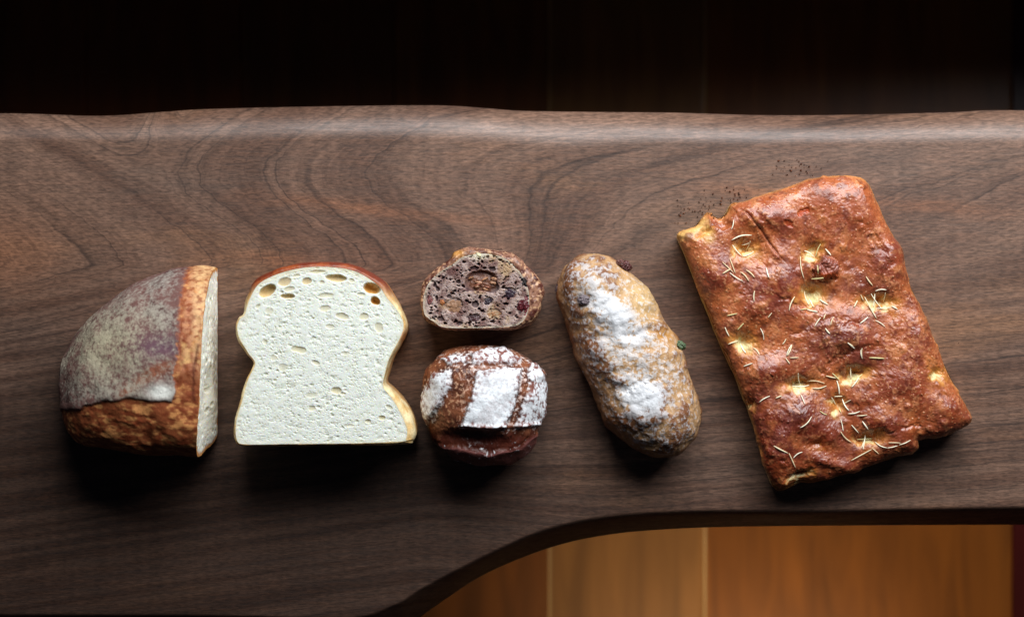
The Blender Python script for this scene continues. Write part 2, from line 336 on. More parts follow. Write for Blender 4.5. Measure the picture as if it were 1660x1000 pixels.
# ------------------------------------------------------------------ 1 half loaf
def half_loaf():
    th = thing('half_loaf', (W(240, 600, 0)[0]*1., W(240, 600, 0)[1]*1., 0), 'large half of a round country loaf with grey flour-dusted crust and cut side facing right', 'bread')
    ZT = .083
    no = np.array([(86, 650), (87, 628), (91, 606), (99, 584), (110, 564), (129, 536), (149, 514), (184, 482), (226, 455), (276, 437), (320, 431), (343, 432), (350, 433)], float)
    so = np.array([(86, 652), (89, 672), (96, 700), (110, 715), (130, 725), (180, 733), (230, 738), (290, 742), (324, 742), (334, 742)], float)
    nn = spline(no, 400, False); ss = spline(so, 400, False)
    xcut = W(326, 600, .080)[0]; xl = W(87, 640, .03)[0]
    nu, nv = 300, 620
    u = 1-np.linspace(0, 1, nu)**1.0; u = np.sin(np.linspace(0, 1, nu)*math.pi/2*.995)[::-1]**1.0   # 1 at left pole .. 0 at cut
    X = xcut+(xl-xcut)*u
    prof = spline([(.5, 0), (.25, 0), (.12, .0), (.06, .12), (.02, .32), (.003, .52), (.005, .68), (.035, .79), (.09, .88), (.20, .96), (.36, 1), (.54, .96), (.70, .86), (.84, .69), (.945, .44), (.995, .18), (.995, .05), (.97, .0), (.75, .0)], nv)
    q = prof[:, 0]; zz = np.clip(prof[:, 1], 0, None)
    hgt = ZT*(1-u**3.2)**.42*(1-.10*u)
    # silhouettes measured at their own heights
    pxn = X/(PX*(H-.012)/H)+830; pxs = X/(PX*(H-.055)/H)+830
    # north/south outline, by x; use z where it is widest
    yn = W(0, np.interp(pxn, nn[:, 0], nn[:, 1]), .012)[1]; ysn = W(0, np.interp(pxs, ss[:, 0], ss[:, 1]), .055)[1]
    P = np.zeros((nu, nv, 3))
    P[..., 0] = X[:, None]; P[..., 1] = ysn[:, None]+(yn-ysn)[:, None]*q[None]
    P[..., 2] = hgt[:, None]*zz[None]
    cutsh = (.0068*np.clip(1-q, 0, 1.1)**4*sst(.0, .03, zz*ZT))[None]; P[..., 0] -= cutsh*(1-u[:, None])**1.5
    N = orient(P, gnorm(P)); px, py = toPx(P)
    up = sst(.0, .012, P[..., 2])
    # flour skin edge
    ear = [(60, 700), (96, 668), (130, 660), (170, 650), (215, 644), (262, 652), (276, 655), (281, 640), (284, 600), (292, 560), (293, 520), (298, 490), (302, 460), (318, 400), (0, 380), (0, 700)]
    w1 = fbm(P, 60, 4, 3)*9+fbm(P, 260, 3, 93)*5; w2 = fbm(P, 60, 4, 4)*7
    sk = sdf(px+w1, py+w2, ear); n0 = fbm(P, 380, 3, 94)
    skin = sst(-1.0, 1.5+8*sst(600, 560, py), sk+n0*6*sst(620, 580, py))*up
    lip = np.exp(-((sk-5)/7)**2)*(sk > -1.5)*sst(560, 650, py)
    tear = sst(2, -8, sk)*sst(600, 660, py)*up
    right = sst(2, -6, sk)*sst(660, 600, py)*up
    d = .0006*skin+lip*.0007*up+fbm(P, 24, 3, 8)*.0035+fbm(P, 110, 4, 9)*.0005
    rid = 1-np.abs(fbm(P*np.array([1, 1.5, 1.5]), 60, 4, 21))*2.6
    d = d+tear*(rid*.0005-.0004)+right*(1-np.abs(fbm(P, 110, 3, 31))*3)*.0004
    wr = worley(P, 330, 5)[0]; d = d-(sst(.38, .12, wr))*.0003*skin
    d = d*sst(.0, .02, u)[:, None]+0*d if False else d
    P2 = P+N*d[..., None]; P2[..., 2] = np.maximum(P2[..., 2], 0.0004*(P[..., 2] <= 1e-5))
    P2[-1, :, 0] = xcut-cutsh[0]
    # colour
    c = np.broadcast_to(lin(152, 82, 48), P.shape).copy()
    n = fbm(P, 55, 5, 40); n2 = fbm(P, 260, 4, 41); n3 = fbm(P*np.array([1, 2, 2]), 120, 4, 42)
    c = mix(c, lin(214, 146, 88), sst(-.0, .35, n3+n*.5))
    c = mix(c, lin(124, 54, 28), sst(.0, .35, -n3+n2*.3)*.8)
    c = mix(c, lin(200, 138, 100), right*sst(-.35, .25, n2+n3*.5)*.8*sst(640, 560, py))
    c = mix(c, lin(228, 184, 120), right*sst(345, 338, 326+0*px)*sst(.1, .3, n)*.6)
    c = mix(c, lin(226, 186, 132), np.clip(sst(305, 322, px)*sst(640, 520, py)*(.45+n2), 0, 1)*up)
    c = mix(c, lin(78, 26, 16), np.exp(-((dline(px, py, [(322, 560), (315, 590), (312, 640), (316, 655)])+n2*4)/2.6)**2)*.7)
    c = mix(c, lin(105, 44, 20), sst(700, 742, py)*.55*tear)
    base = mix(np.broadcast_to(lin(112, 78, 72), P.shape), lin(84, 52, 50), sst(0, .3, n))
    gold = np.exp(-((px-175)/100)**2-((py-565)/75)**2)
    purple = np.exp(-((px-258)/42)**2-((py-563)/24)**2)
    fl = sst(-.42, .50, n2*.8+n*.55+fbm(P, 620, 3, 88)*.5+gold*.28-purple*.34-.06-.3*sst(640, 672, py)+.08*sst(470, 440, py)-.16*sst(150, 100, px)-.3*sst(22, 4, sk)*sst(600, 560, py)-.35*sst(.030, .012, P[..., 2]))
    fcol = mix(np.broadcast_to(lin(172, 164, 154), P.shape), lin(180, 170, 142), gold)
    base = mix(base, lin(98, 72, 92), purple*.6)
    base = mix(base, lin(150, 84, 48), .6*np.exp(-((dline(px, py, [(200, 640), (240, 610), (275, 590)])+n*8)/9)**2))
    cs = mix(base, fcol, fl*(.72+.2*gold))
    fan = np.clip(np.exp(-((px-262)/18)**2-((py-636)/11)**2)*1.5, 0, 1)
    cs = mix(cs, lin(225, 224, 215), fan)
    c = mix(c, cs, skin)
    rim = np.exp(-((sk-0)/2.2)**2)*sst(600, 650, py)
    c = mix(c, lin(60, 30, 22), rim*.55*(sk < 1))
    rough = .55+.3*skin
    grid_obj('crust', P2, M_FLOUR, th, with_r(c, rough), cap0=True, cap1=False)
    # cut face
    ring_ = P2[-1]; cy, cz = ring_[:, 1].mean(), .035
    sN = 150; s = np.linspace(.004, 1, sN)[:, None]
    Q = np.zeros((sN, nv, 3)); Q[..., 1] = cy+(ring_[None, :, 1]-cy)*s; Q[..., 2] = cz+(ring_[None, :, 2]-cz)*s
    wv, wid = worley(Q+.5, 260, 3); wv2, _ = worley(Q+.3, 110, 8)
    pore = sst(.42, .15, wv)*.0005*(wid > .4)+sst(.33, .1, wv2)*.0018
    Q[..., 0] = ring_[None, :, 0]+(.0005+fbm(Q, 60, 3, 2)*.0014)*(1-s**12)-pore*(1-s**20)
    cc = mix(np.broadcast_to(lin(238, 238, 224), Q.shape), lin(205, 196, 160), np.clip(pore/.002, 0, 1)*.6)
    edge = sst(.93, .985, s+fbm(Q, 200, 2, 4)*.03); cc = mix(cc, lin(196, 130, 70), edge*np.ones_like(cc[..., 0]))
    grid_obj('crumb', Q, M_CRUMB, th, with_r(cc, .85), cap0=True, cap1=False)
half_loaf()
# ------------------------------------------------------------------ slab-like breads lying cut side up
def slab(th, inner, outer, cpx, zt, drop, nth, nr, crumb_fn, crust_fn, mat_crust, base_s=.97, zbase_px=None):
    """inner: outline of the crumb at the top, outer: widest outline. Both lists of pixels with equal count."""
    A = spline(inner, nth); B = spline(outer, nth)
    # match by nearest parameter: resample B so that it starts where A starts
    ax, ay = W(A[:, 0], A[:, 1], zt); bx, by = W(B[:, 0], B[:, 1], zt-drop); c = np.array(W(*cpx, zt))
    s = np.linspace(0, 1, nr)**.8; s[0] = .003; s = s[:, None]
    P = np.stack([c[0]+(ax-c[0])[None]*s, c[1]+(ay-c[1])[None]*s, np.full((nr, nth), zt)], -1)
    P, colr = crumb_fn(P, s)
    grid_obj('crumb', P, M_CRUMB, th, colr, cap0=True, cap1=False)
    E = P[-1]                                # crust starts at the crumb's own border
    rows = []; nr2 = 60
    for t in np.linspace(0, 1, 26):
        a = t*math.pi/2; k = math.sin(a)**1.0; zk = 1-math.cos(a)
        rows.append(np.stack([E[:, 0]+(bx-E[:, 0])*k, E[:, 1]+(by-E[:, 1])*k, E[:, 2]*(1-zk)+(zt-drop)*zk], -1))
    cb = np.array([bx.mean(), by.mean()])
    for t in np.linspace(0, 1, nr2)[1:]:
        k = 1-(1-base_s)*t**2
        rows.append(np.stack([cb[0]+(bx-cb[0])*k, cb[1]+(by-cb[1])*k, np.full(nth, (zt-drop)*(1-t))], -1))
    C = np.stack(rows, 0); C, cc = crust_fn(C); C[0] = E
    C[..., 2] = np.maximum(C[..., 2], 0)
    grid_obj('crust', C, mat_crust, th, cc, cap0=False, cap1=True)
    return P, C
def sandwich():
    th = thing('sandwich_loaf', (*[float(v) for v in W(525, 580, 0)], 0), 'white waisted sandwich loaf, airy cut face up, with a thin brown domed top crust', 'bread')
    outer = [(395, 509), (400, 483), (413, 456), (436, 441), (469, 430), (502, 425), (535, 425), (568, 428), (594, 438), (621, 456), (637, 479), (650, 502), (659, 525), (655, 545), (644, 565), (634, 582), (627, 605), (624, 621), (634, 631), (650, 648), (667, 674), (674, 700), (669, 714), (657, 720), (568, 721), (469, 722), (398, 722), (382, 715), (381, 684), (390, 651), (400, 615), (411, 591), (401, 575), (386, 549), (382, 529), (388, 515)]
    inner = [(398, 511), (404, 487), (418, 462), (441, 448), (471, 438), (502, 433), (535, 433), (566, 437), (589, 446), (613, 463), (628, 484), (641, 506), (650, 524), (647, 541), (637, 561), (628, 580), (622, 603), (618, 628), (629, 638), (640, 653), (653, 677), (660, 698), (658, 711), (650, 715), (568, 716), (469, 717), (402, 718), (386, 711), (385, 684), (394, 652), (404, 616), (416, 588), (406, 572), (391, 548), (387, 530), (391, 518)]
    inner = [(a+.45*(c_-a), b+.45*(e_-b)) if b > 500 and not (a > 625 and b > 620) else (a, b) for (a, b), (c_, e_) in zip(inner, outer)]
    holes = [(433, 472, 16, 9, -33, 3), (461, 457, 12, 8, -12, 1.6), (469, 468.5, 10, 4.5, -8, 1.1), (466, 480.5, 12, 5.2, 3, 2), (497, 456, 8, 6.5, 0, 1.6), (545, 451, 17, 6.5, 4, 2), (603, 468, 15, 9.5, 14, 4), (608.5, 488, 8, 7, 20, 3.6),
             (528, 479, 14, 4.5, -3, 1), (555, 513, 11, 6, 10, 1.2), (590, 513, 8, 6, -10, 1.2), (614, 531, 7, 9, -20, 1), (527, 500, 10, 5, 0, 1), (484, 567, 13, 6, 8, 1.3), (535, 529, 8, 4, 0, .8), (512, 588, 8, 4, 20, 1), (545, 633, 9, 6, 10, 1.5), (556, 638, 5, 3, 0, 1), (619, 677, 6, 4.5, 10, 1.5), (596, 683, 5, 4, 0, 1.2), (505, 662, 7, 5, 0, 1.1), (586, 478, 8, 3.5, 5, 1), (436, 504, 8, 6, 0, .7), (522, 458, 5, 4, 0, 1), (444, 580, 5, 6, 10, .8), (429, 555, 4, 6, -20, .8), (459, 596, 8, 7, 0, .7), (418, 497, 5, 3, -30, 1), (630, 660, 7, 4, 40, .9), (480, 447, 7, 3, -10, 1), (514, 441, 14, 3.5, -3, 1.3), (570, 455, 6, 4, 10, 1), (504, 640, 10, 5, 0, .6), (565, 690, 9, 3, 0, .7), (560, 573, 8, 4, 0, .6)]
    zt = .056
    def crumb(P, s):
        px, py = toPx(P); q = P*np.array([1, 1.35, 1])
        w1, i1 = worley(q, 420, 1); w2, i2 = worley(q, 190, 2); w3, i3 = worley(q, 640, 3)
        lowf = .5+.9*fbm(P, 40, 3, 6)
        d = sst(.45, .1, w1)*(.1+.9*(i1 > .6))*.0006*np.clip(lowf*1.4, 0, 1.6)+sst(.42, .10, w2)*(i2 > .6)*.0011*lowf+sst(.5, .15, w3)*(i3 > .4)*.00035
        d = d-fbm(q, 140, 4, 7)*.0008
        pale = np.zeros(px.shape); amb = np.zeros(px.shape); wobx = fbm(P, 150, 2, 12)*2; woby = fbm(P, 150, 2, 13)*2
        for (cx, cy, a, b, r, dep) in holes:
            e = ell(px+wobx, py+woby, cx, cy, a, b, r); m = np.sqrt(np.clip(1-e**2, 0, 1)); d = np.maximum(d, m*dep*.0011*(.7 if dep < 2 else 1.5))
            rimm = np.exp(-((e-1.08)/.12)**2); d = d-rimm*.00025
            tgt = sst(1.02, .82, e)*np.clip(dep/2.4, .25, 1); pale = np.maximum(pale, tgt)
            if dep > 1.5 and cy < 500: amb = np.maximum(amb, sst(1.0, .75, e)*(1 if dep > 3.2 else .45 if dep > 2 else .3))
        fade = 1-s**40
        P = P.copy(); P[..., 2] -= d*fade
        mot = fbm(q, 260, 4, 91); c = mix(np.broadcast_to(lin(236, 239, 230), P.shape), lin(212, 210, 184), np.clip(d/.0012, 0, 1)*.6); c = mix(c, lin(210, 210, 190), sst(.02, .42, mot+lowf*.15-.1)*.5)
        c = mix(c, lin(214, 196, 140), pale*.75); c = mix(c, lin(196, 132, 48), amb*.9)
        top = sst(500, 430, py)*.3; c = mix(c, lin(238, 224, 182), np.clip(sst(.93, 1.0, s)*(.25+top), 0, 1)*np.ones(px.shape))
        return P, with_r(c, .88)
    def crust(C):
        px, py = toPx(C); N = orient(C, gnorm(C)); t = np.linspace(0, 1, C.shape[0])[:, None]
        C2 = C+N*(fbm(C, 70, 4, 3)*.0012*sst(0, .1, t))[..., None]
        n = fbm(C, 90, 4, 5)
        gold = mix(np.broadcast_to(lin(236, 214, 166), C.shape), lin(216, 176, 112), sst(-.2, .3, n))
        k = sst(500, 452, py+n*10); c = mix(gold, lin(156, 76, 36), k); c = mix(c, lin(108, 40, 22), k*sst(.05, .2, t+n*.25)*.9)
        k2 = sst(712, 720, py)*sst(640, 600, px); c = mix(c, lin(206, 150, 92), k2*.8)
        c = mix(c, lin(198, 128, 58), sst(.45, .7, t)*.6)
        c = mix(c, lin(240, 214, 160), sst(.06, .0, t)*.6*(1-k))
        c = mix(c, lin(196, 112, 40), .8*np.exp(-((px-655)/8)**2-((py-548)/16)**2)+.7*np.exp(-((px-404)/8)**2-((py-583)/8)**2))
        return C2, with_r(c, .42)
    slab(th, inner, outer, (522, 590), zt, .007, 1000, 280, crumb, crust, M_CRUST, .985)
sandwich()
def fruit_loaf():
    th = thing('fruit_bread', (*[float(v) for v in W(782, 470, 0)], 0), 'small dark fruit bread, cut face up, full of nuts and dried berries', 'bread')
    outer = [(683, 492), (684.5, 472), (689, 455), (701, 439), (716, 428), (731, 420), (735, 410), (746, 404), (762, 401), (789, 404), (818, 409), (837, 415), (848, 426), (860, 438), (872, 450), (880, 466), (880, 492), (872, 512), (855, 528), (831, 533), (772, 534.5), (721, 533.7), (700.6, 524), (687, 516), (683.6, 503)]
    inner = [(686, 492), (688, 475), (695, 459), (708, 445), (722, 435), (736, 427), (744, 420), (754, 415), (770, 412), (789, 411), (812, 416), (827, 424), (836, 433), (845, 444), (852, 456), (857, 472), (858, 490), (855, 508), (846, 522), (828, 529), (772, 531.5), (721, 530.5), (703, 521), (690, 512), (686.5, 502)]
    zt = .042
    dips = [(780, 455, 27, 18, -4, 3.2), (796, 464, 14, 12, 20, 3.0), (764, 462, 12, 11, 0, 2.9), (736, 495, 16, 13, -10, 1.2), (827, 474, 10, 9, 0, 1.2), (791, 489, 9, 7, -20, 1.2), (768, 516, 12, 7, -5, 1.4), (800, 508, 14, 7, -6, .8), (848, 500, 13, 14, 30, 1.2), (696, 486, 5, 8, 0, 1), (714, 517, 6, 5, 0, 1.8), (745, 524, 5, 4, 0, 1.6), (836, 432, 8, 4, 40, 2.5), (770, 434, 8, 3, 0, 1.6), (798, 436, 6, 4, 20, 1.6), (709, 469, 4, 5, 20, 2), (743, 457, 4, 4, 0, 2), (728, 481, 4, 4, 0, 2), (707, 484, 3, 5, 0, 2), (770, 494, 6, 6, 30, 2), (852, 455, 4, 9, -10, 2)]
    def crumb(P, s):
        px, py = toPx(P)
        q = P+np.stack([fbm(P, 160, 3, 71), fbm(P, 160, 3, 72), 0*px], -1)*.0022; q = q*np.array([.85, 1.2, 1])
        w1, i1 = worley(q, 360, 11); w2, i2 = worley(q, 200, 12); w3, _ = worley(q, 760, 13)
        d = sst(.45, .18, w1)*(i1 > .35)*.0022+sst(.36, .15, w2)*(i2 > .5)*.003+sst(.45, .15, w3)*.0006-fbm(P, 200, 3, 2)*.0007
        hole = np.clip(sst(.42, .25, w1)*(i1 > .35)+sst(.34, .2, w2)*(i2 > .5), 0, 1)
        n = fbm(P, 150, 4, 8); big = np.zeros(px.shape)
        for (cx, cy, a, b, r, dep) in dips:
            e = ell(px+n*3, py-n*3, cx, cy, a, b, r); m = sst(1.05, .8, e); d = np.where(m > 0, d*(1-m)+m*dep*.0011, d); big = np.maximum(big, m)
            if dep >= 1.6: hole = np.maximum(hole, m*.8)
        P = P.copy(); P[..., 2] -= d*(1-s**30)
        c = mix(np.broadcast_to(lin(180, 158, 150), P.shape), lin(122, 92, 86), sst(-.2, .3, n))
        c = mix(c, lin(190, 160, 124), sst(.1, .4, fbm(P, 60, 3, 33))*.8)
        c = mix(c, lin(104, 70, 66), sst(.08, .35, fbm(q, 90, 3, 74))*.7); c = mix(c, lin(66, 42, 48), np.clip(hole, 0, 1)*.85)
        c = mix(c, lin(226, 214, 190), np.clip(np.exp(-((px-777)/12)**2-((py-416)/5)**2)+.6*sst(.93, 1, s), 0, 1))
        g = ell(px, py, 780, 456, 29, 20)
        c = mix(c, lin(128, 92, 82), sst(1.05, .7, g+n*.4))
        return P, with_r(c, .7)
    def crust(C):
        px, py = toPx(C); N = orient(C, gnorm(C)); t = np.linspace(0, 1, C.shape[0])[:, None]
        d = fbm(C, 60, 4, 53)*.0030+fbm(C, 260, 3, 54)*.0006
        C2 = C+N*(d*sst(0, .08, t))[..., None]; n = fbm(C, 120, 4, 55); m = fbm(C, 320, 3, 56)
        c = mix(np.broadcast_to(lin(150, 106, 84), C.shape), lin(92, 48, 36), sst(-.15, .25, n))
        c = mix(c, lin(216, 170, 130), sst(.1, .3, m+n*.4)*.8); c = mix(c, lin(70, 28, 24), sst(.12, .3, -m)*.8)
        c = mix(c, lin(200, 140, 60), .8*np.exp(-((px-741)/12)**2-((py-411)/6)**2))
        return C2, with_r(c, .4)
    P, C = slab(th, inner, outer, (776, 478), zt, .008, 640, 190, crumb, crust, M_CRUST, .9)
    z = zt
    # walnut / fig filling the big hollow: small ridges
    blob('fig', 782, 460, z-.0054, 27, 18, 6.5, 0, lin(112, 72, 54), M_FRUIT, th, .35, .10, 3, 3)
    for k in range(13):
        blob('fig_seed', 763+(k*13) % 40, 451+(k*7) % 19+random.uniform(-1, 1), z-.0022+random.uniform(-.0006, .0004), random.uniform(3.8, 6.5), random.uniform(1.8, 3.0), 3.0, random.uniform(-40, 30), lin(*random.choice([(170, 120, 84), (120, 72, 44), (140, 84, 62), (188, 140, 108)])), M_FRUIT, th, .3, .1, k, 3, 14)
    blob('walnut', 737, 496, z-0.0021, 16, 12, 2.5, -10, lin(156, 116, 88), M_CRUST, th, .5, .16, 5, 4)
    blob('walnut', 801, 508, z-0.0019, 15, 6.5, 2.4, -8, lin(164, 116, 78), M_CRUST, th, .5, .2, 6, 4)
    blob('walnut', 717, 490, z-.001, 4, 5, 3, 0, lin(170, 104, 56), M_CRUST, th, .5, .15, 7)
    blob('raisin', 827, 475, z-0.0021, 10.5, 9, 2.6, 20, lin(58, 40, 52), M_FRUIT, th, .3, .16, 8, 4)
    blob('raisin', 791, 489, z-0.0021, 10, 7, 2.4, -25, lin(54, 40, 50), M_FRUIT, th, .3, .16, 9, 4)
    blob('raisin', 769, 515, z-0.0023, 13, 7, 2.6, -8, lin(84, 54, 56), M_FRUIT, th, .3, .18, 10, 4)
    blob('raisin', 850, 457, z-.0018, 5, 9, 5, -10, lin(40, 34, 32), M_FRUIT, th, .3, .18, 12, 4)
    blob('cranberry', 850, 493, z-.0014, 11, 11, 3, 30, lin(96, 30, 38), M_FRUIT, th, .3, .2, 13, 4)
    blob('cranberry', 854, 508, z-.003, 8, 8, 5, 0, lin(124, 30, 34), M_FRUIT, th, .3, .2, 14, 4)
    blob('cranberry', 697, 486, z-.001, 4, 7, 2, 0, lin(128, 76, 74), M_FRUIT, th, .35, .15, 15)
    blob('cranberry', 839, 433, z-.002, 5.5, 4.5, 4, 30, lin(100, 20, 26), M_FRUIT, th, .3, .15, 16)
    blob('hazelnut', 776, 413, z-.0022, 8, 5.5, 5, 5, lin(226, 216, 176), M_CRUST, th, .5, .06, 17)
fruit_loaf()
# ------------------------------------------------------------------ domed breads
def dome(outline, cpx, zeq, h, Rpx, p, nth, nr, sbase, qexp=.5):
    B = spline(outline, nth); bx, by = W(B[:, 0], B[:, 1], zeq); c = np.array(W(*cpx, zeq))
    s = 1-(1-np.linspace(0, 1, nr))**1.6; s = np.clip(s, .003, 1)[:, None]
    X = c[0]+(bx-c[0])[None]*s; Y = c[1]+(by-c[1])[None]*s
    d = sdf(X.ravel(), Y.ravel(), np.stack([bx, by], -1)[::max(1, nth//120)]).reshape(X.shape)/(Rpx*PX)
    d = np.clip(d, 0, 1)*(s < .9995); Z = zeq+(h-zeq)*(1-(1-d)**p)**qexp
    rows = [np.stack([X, Y, Z], -1)]; ex = []
    for t in np.linspace(0, 1, 30)[1:]:
        k = 1-(1-sbase)*t**2.2
        ex.append(np.stack([c[0]+(bx-c[0])*k, c[1]+(by-c[1])*k, np.full(nth, zeq*(1-t))], -1))
    rows.append(np.stack(ex, 0)); return np.concatenate(rows, 0), d
def ground(P, P0):
    P[..., 2] = np.where(P0[..., 2] < .004, np.clip(P[..., 2], 0, None), P[..., 2]); P[-1, :, 2] = 0; return P
def roll():
    th = thing('bread_roll', (*[float(v) for v in W(786, 655, 0)], 0), 'small round dark roll scored in a cross grid with thick white flour on its centre', 'bread roll')
    out = [(685, 627), (690, 604), (703, 586), (721, 570), (748, 561), (785, 559), (817, 562), (840, 571), (861, 585), (884, 603), (883, 620), (886, 646), (882, 669), (876, 687), (869, 710), (854, 731), (831, 746), (799, 754), (762, 750), (734, 740), (707, 719), (695, 696), (689.5, 678), (684, 655)]
    P0, _ = dome(out, (786, 652), .022, .056, 96, 2.1, 760, 300, .8, .55)
    N = orient(P0, gnorm(P0)); px, py = toPx(P0); wx = fbm(P0, 90, 3, 1)*4; wy = fbm(P0, 90, 3, 2)*4; fine = fbm(P0, 380, 4, 3); n = fbm(P0, 70, 4, 4)
    patches = [([(772, 603), (800, 600), (843, 599), (838, 635), (828, 670), (818, 693), (780, 693), (749, 690), (760, 655), (768, 630)], 1.0, 1),
               ([(766, 574), (790, 566), (818, 567), (842, 583), (838, 588), (800, 590), (767, 589)], .6, .8),
               ([(704, 608), (731, 603), (729, 625), (722, 640), (706, 668), (694, 688), (688, 670), (687, 640)], .8, .8),
               ([(857, 590), (868, 592), (880, 606), (884, 632), (882, 668), (870, 688), (838, 691), (846, 668), (856, 640), (859, 612)], .62, .9),
               ([(714, 582), (735, 578), (758, 577), (757, 587), (730, 589)], .55, .6),
               ([(715, 716), (740, 722), (790, 730), (842, 722), (868, 700), (866, 725), (830, 748), (780, 752), (735, 742)], .06, .9)]
    d = fbm(P0, 45, 3, 6)*.0022+fine*.0002; fl = np.zeros(px.shape); inside = np.zeros(px.shape)
    for poly, dens, hh in patches:
        s = sdf((px+wx).ravel(), (py+wy).ravel(), poly).reshape(px.shape)
        d = d+sst(-3.5, 2.5, s)*.0030*hh; inside = np.maximum(inside, sst(-1.5, 1.5, s))
        e = sst(-6, 9, s+fine*16+n*7)
        fl = np.maximum(fl, e*sst(1-dens-.22, 1-dens+.12, .5+fine*.8+n*.5+(.25 if dens == 1. else 0)))
    d = d+(inside < .5)*(1-np.abs(fbm(P0*np.array([1.6, 1, 1]), 130, 3, 12))*3)*.0003
    # deep tear below the centre patch
    tear = ell(px+wx, py+wy, 768, 708, 62, 14, 4); d = d-.0030*sst(1.1, .3, tear); topup = P0[..., 2] > .01
    rim = np.exp(-((dline(px, py, [(715, 712), (745, 727), (790, 734), (835, 722), (862, 700)]))/7)**2); d = d+rim*.0018
    lip = np.exp(-((dline(px+wx*.5, py+wy*.5, [(749, 689), (818, 692), (838, 690), (872, 687)]))/4)**2); d = d+lip*.0016
    P = ground(P0+N*d[..., None], P0)
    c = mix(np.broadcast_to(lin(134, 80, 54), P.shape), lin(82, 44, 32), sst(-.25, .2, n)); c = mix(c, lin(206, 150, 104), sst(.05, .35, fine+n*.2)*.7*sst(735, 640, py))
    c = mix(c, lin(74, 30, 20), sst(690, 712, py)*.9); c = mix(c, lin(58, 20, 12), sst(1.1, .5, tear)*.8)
    band = sst(.75, .2, inside)*sst(690, 660, py); c = mix(c, lin(190, 150, 132), band*sst(.0, .3, fine)*.5*sst(720, 790, px))
    c = mix(c, lin(120, 70, 66), inside*.7); spk = sst(.05, .4, fine+.1*n)*.2*topup*sst(700, 640, py)
    c = mix(c, lin(222, 214, 214), spk*sst(700, 790, px))
    c = mix(c, lin(228, 230, 234), np.clip(fl, 0, 1)*(.78+.3*sst(-.3, .25, fine+n*.6))*topup)
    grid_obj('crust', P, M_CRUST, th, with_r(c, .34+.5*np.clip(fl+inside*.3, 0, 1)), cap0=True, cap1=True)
roll()
def oval():
    th = thing('filled_bread', (*[float(v) for v in W(1020, 580, 0)], 0), 'long oval golden bread heavily dusted with powdery white flour, dried fruit poking out', 'bread')
    out = [(904, 468), (911, 440), (929, 422), (951, 412), (973, 412), (996, 422), (1023, 443), (1047, 468), (1064, 490), (1072, 512), (1088, 534), (1104, 558), (1114, 598), (1129, 638), (1135, 668), (1131, 699), (1114, 723), (1092, 739), (1063, 741), (1032, 729), (1001.6, 706), (976.4, 674), (955, 623), (935, 584), (923, 537), (910, 504)]
    P0, _ = dome(out, (1018, 585), .022, .052, 84, 2.2, 900, 300, .86, .5)
    N = orient(P0, gnorm(P0)); px, py = toPx(P0); fine = fbm(P0, 340, 4, 3, .7); mid = fbm(P0, 150, 4, 5); n = fbm(P0, 50, 3, 4)
    d = n*.0036+mid*.0008+fine*.00028
    for (cx, cy, a, b, r, hh) in ((985, 500, 50, 36, 30, 3.0), (1035, 655, 45, 36, 40, 2.6), (1005, 575, 42, 30, 20, 1.8), (955, 450, 30, 24, 20, 1.6), (1095, 690, 26, 30, 0, 1.5), (1085, 590, 22, 30, 0, 1.2)):
        d = d+hh*.001*np.exp(-ell(px, py, cx, cy, a, b, r)**2)
    seam = dline(px+mid*5, py+mid*5, [(918, 560), (945, 553), (980, 548), (1035, 541), (1062, 533), (1080, 545), (1102, 562)])
    d = d-.0018*np.exp(-(seam/6)**2)*np.maximum(sst(980, 1040, px), .35)
    d = d-.0012*np.exp(-(dline(px+mid*12, py+mid*12, [(985, 622), (1012, 630), (1060, 612)])/7)**2)-.002*np.exp(-ell(px, py, 948, 487, 14, 9)**2)
    P = ground(P0+N*d[..., None], P0)
    c = mix(np.broadcast_to(lin(186, 146, 104), P.shape), lin(126, 82, 54), sst(-.15, .25, n+mid*.5))
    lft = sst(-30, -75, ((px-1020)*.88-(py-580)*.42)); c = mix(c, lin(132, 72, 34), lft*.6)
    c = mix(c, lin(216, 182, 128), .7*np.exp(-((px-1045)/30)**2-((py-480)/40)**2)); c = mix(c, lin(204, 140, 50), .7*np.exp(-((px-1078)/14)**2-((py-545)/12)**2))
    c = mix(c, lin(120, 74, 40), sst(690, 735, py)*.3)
    ridge = np.zeros(px.shape)
    for (cx, cy, a, b, r, k) in ((990, 503, 44, 26, 35, .75), (1037, 642, 34, 22, 20, .65), (1005, 575, 60, 34, 40, .3), (955, 452, 40, 28, 20, .34), (1040, 690, 50, 45, 20, .22), (1070, 620, 45, 60, 0, .22), (1030, 545, 50, 18, 0, .3), (1020, 590, 110, 120, 0, .12)):
        ridge = ridge+k*np.exp(-ell(px, py, cx, cy, a, b, r)**2)
    up = sst(.2, .75, N[..., 2]*np.sign(N[0, 0, 2]))
    f = sst(-.08, .26, fine*.95+mid*.55+ridge-.24)*up; f2 = sst(.0, .3, fine+mid*.3)*.6*up
    fl = np.clip(np.maximum(f*(.60+.4*sst(.3, .7, ridge)), f2), 0, 1)
    c = mix(c, lin(120, 116, 124), .55*np.exp(-ell(px, py, 1040, 640, 26, 16, 10)**2)+.5*np.exp(-ell(px, py, 948, 487, 14, 9)**2))
    c = mix(c, lin(226, 228, 232), np.clip(fl*.9, 0, 1))
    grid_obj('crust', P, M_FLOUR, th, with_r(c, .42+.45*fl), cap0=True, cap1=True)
    blob('raisin', 1014, 432, .027, 10, 8, 8, 35, lin(84, 42, 40), M_FRUIT, th, .35, .2, 3, 4)
    blob('raisin', 1006, 426, .03, 6, 5, 5, 10, lin(120, 76, 70), M_FRUIT, th, .4, .2, 5, 4)
    blob('green_olive', 1103, 560, .028, 9, 7, 7, 30, lin(84, 104, 74), M_FRUIT, th, .3, .14, 4, 3)
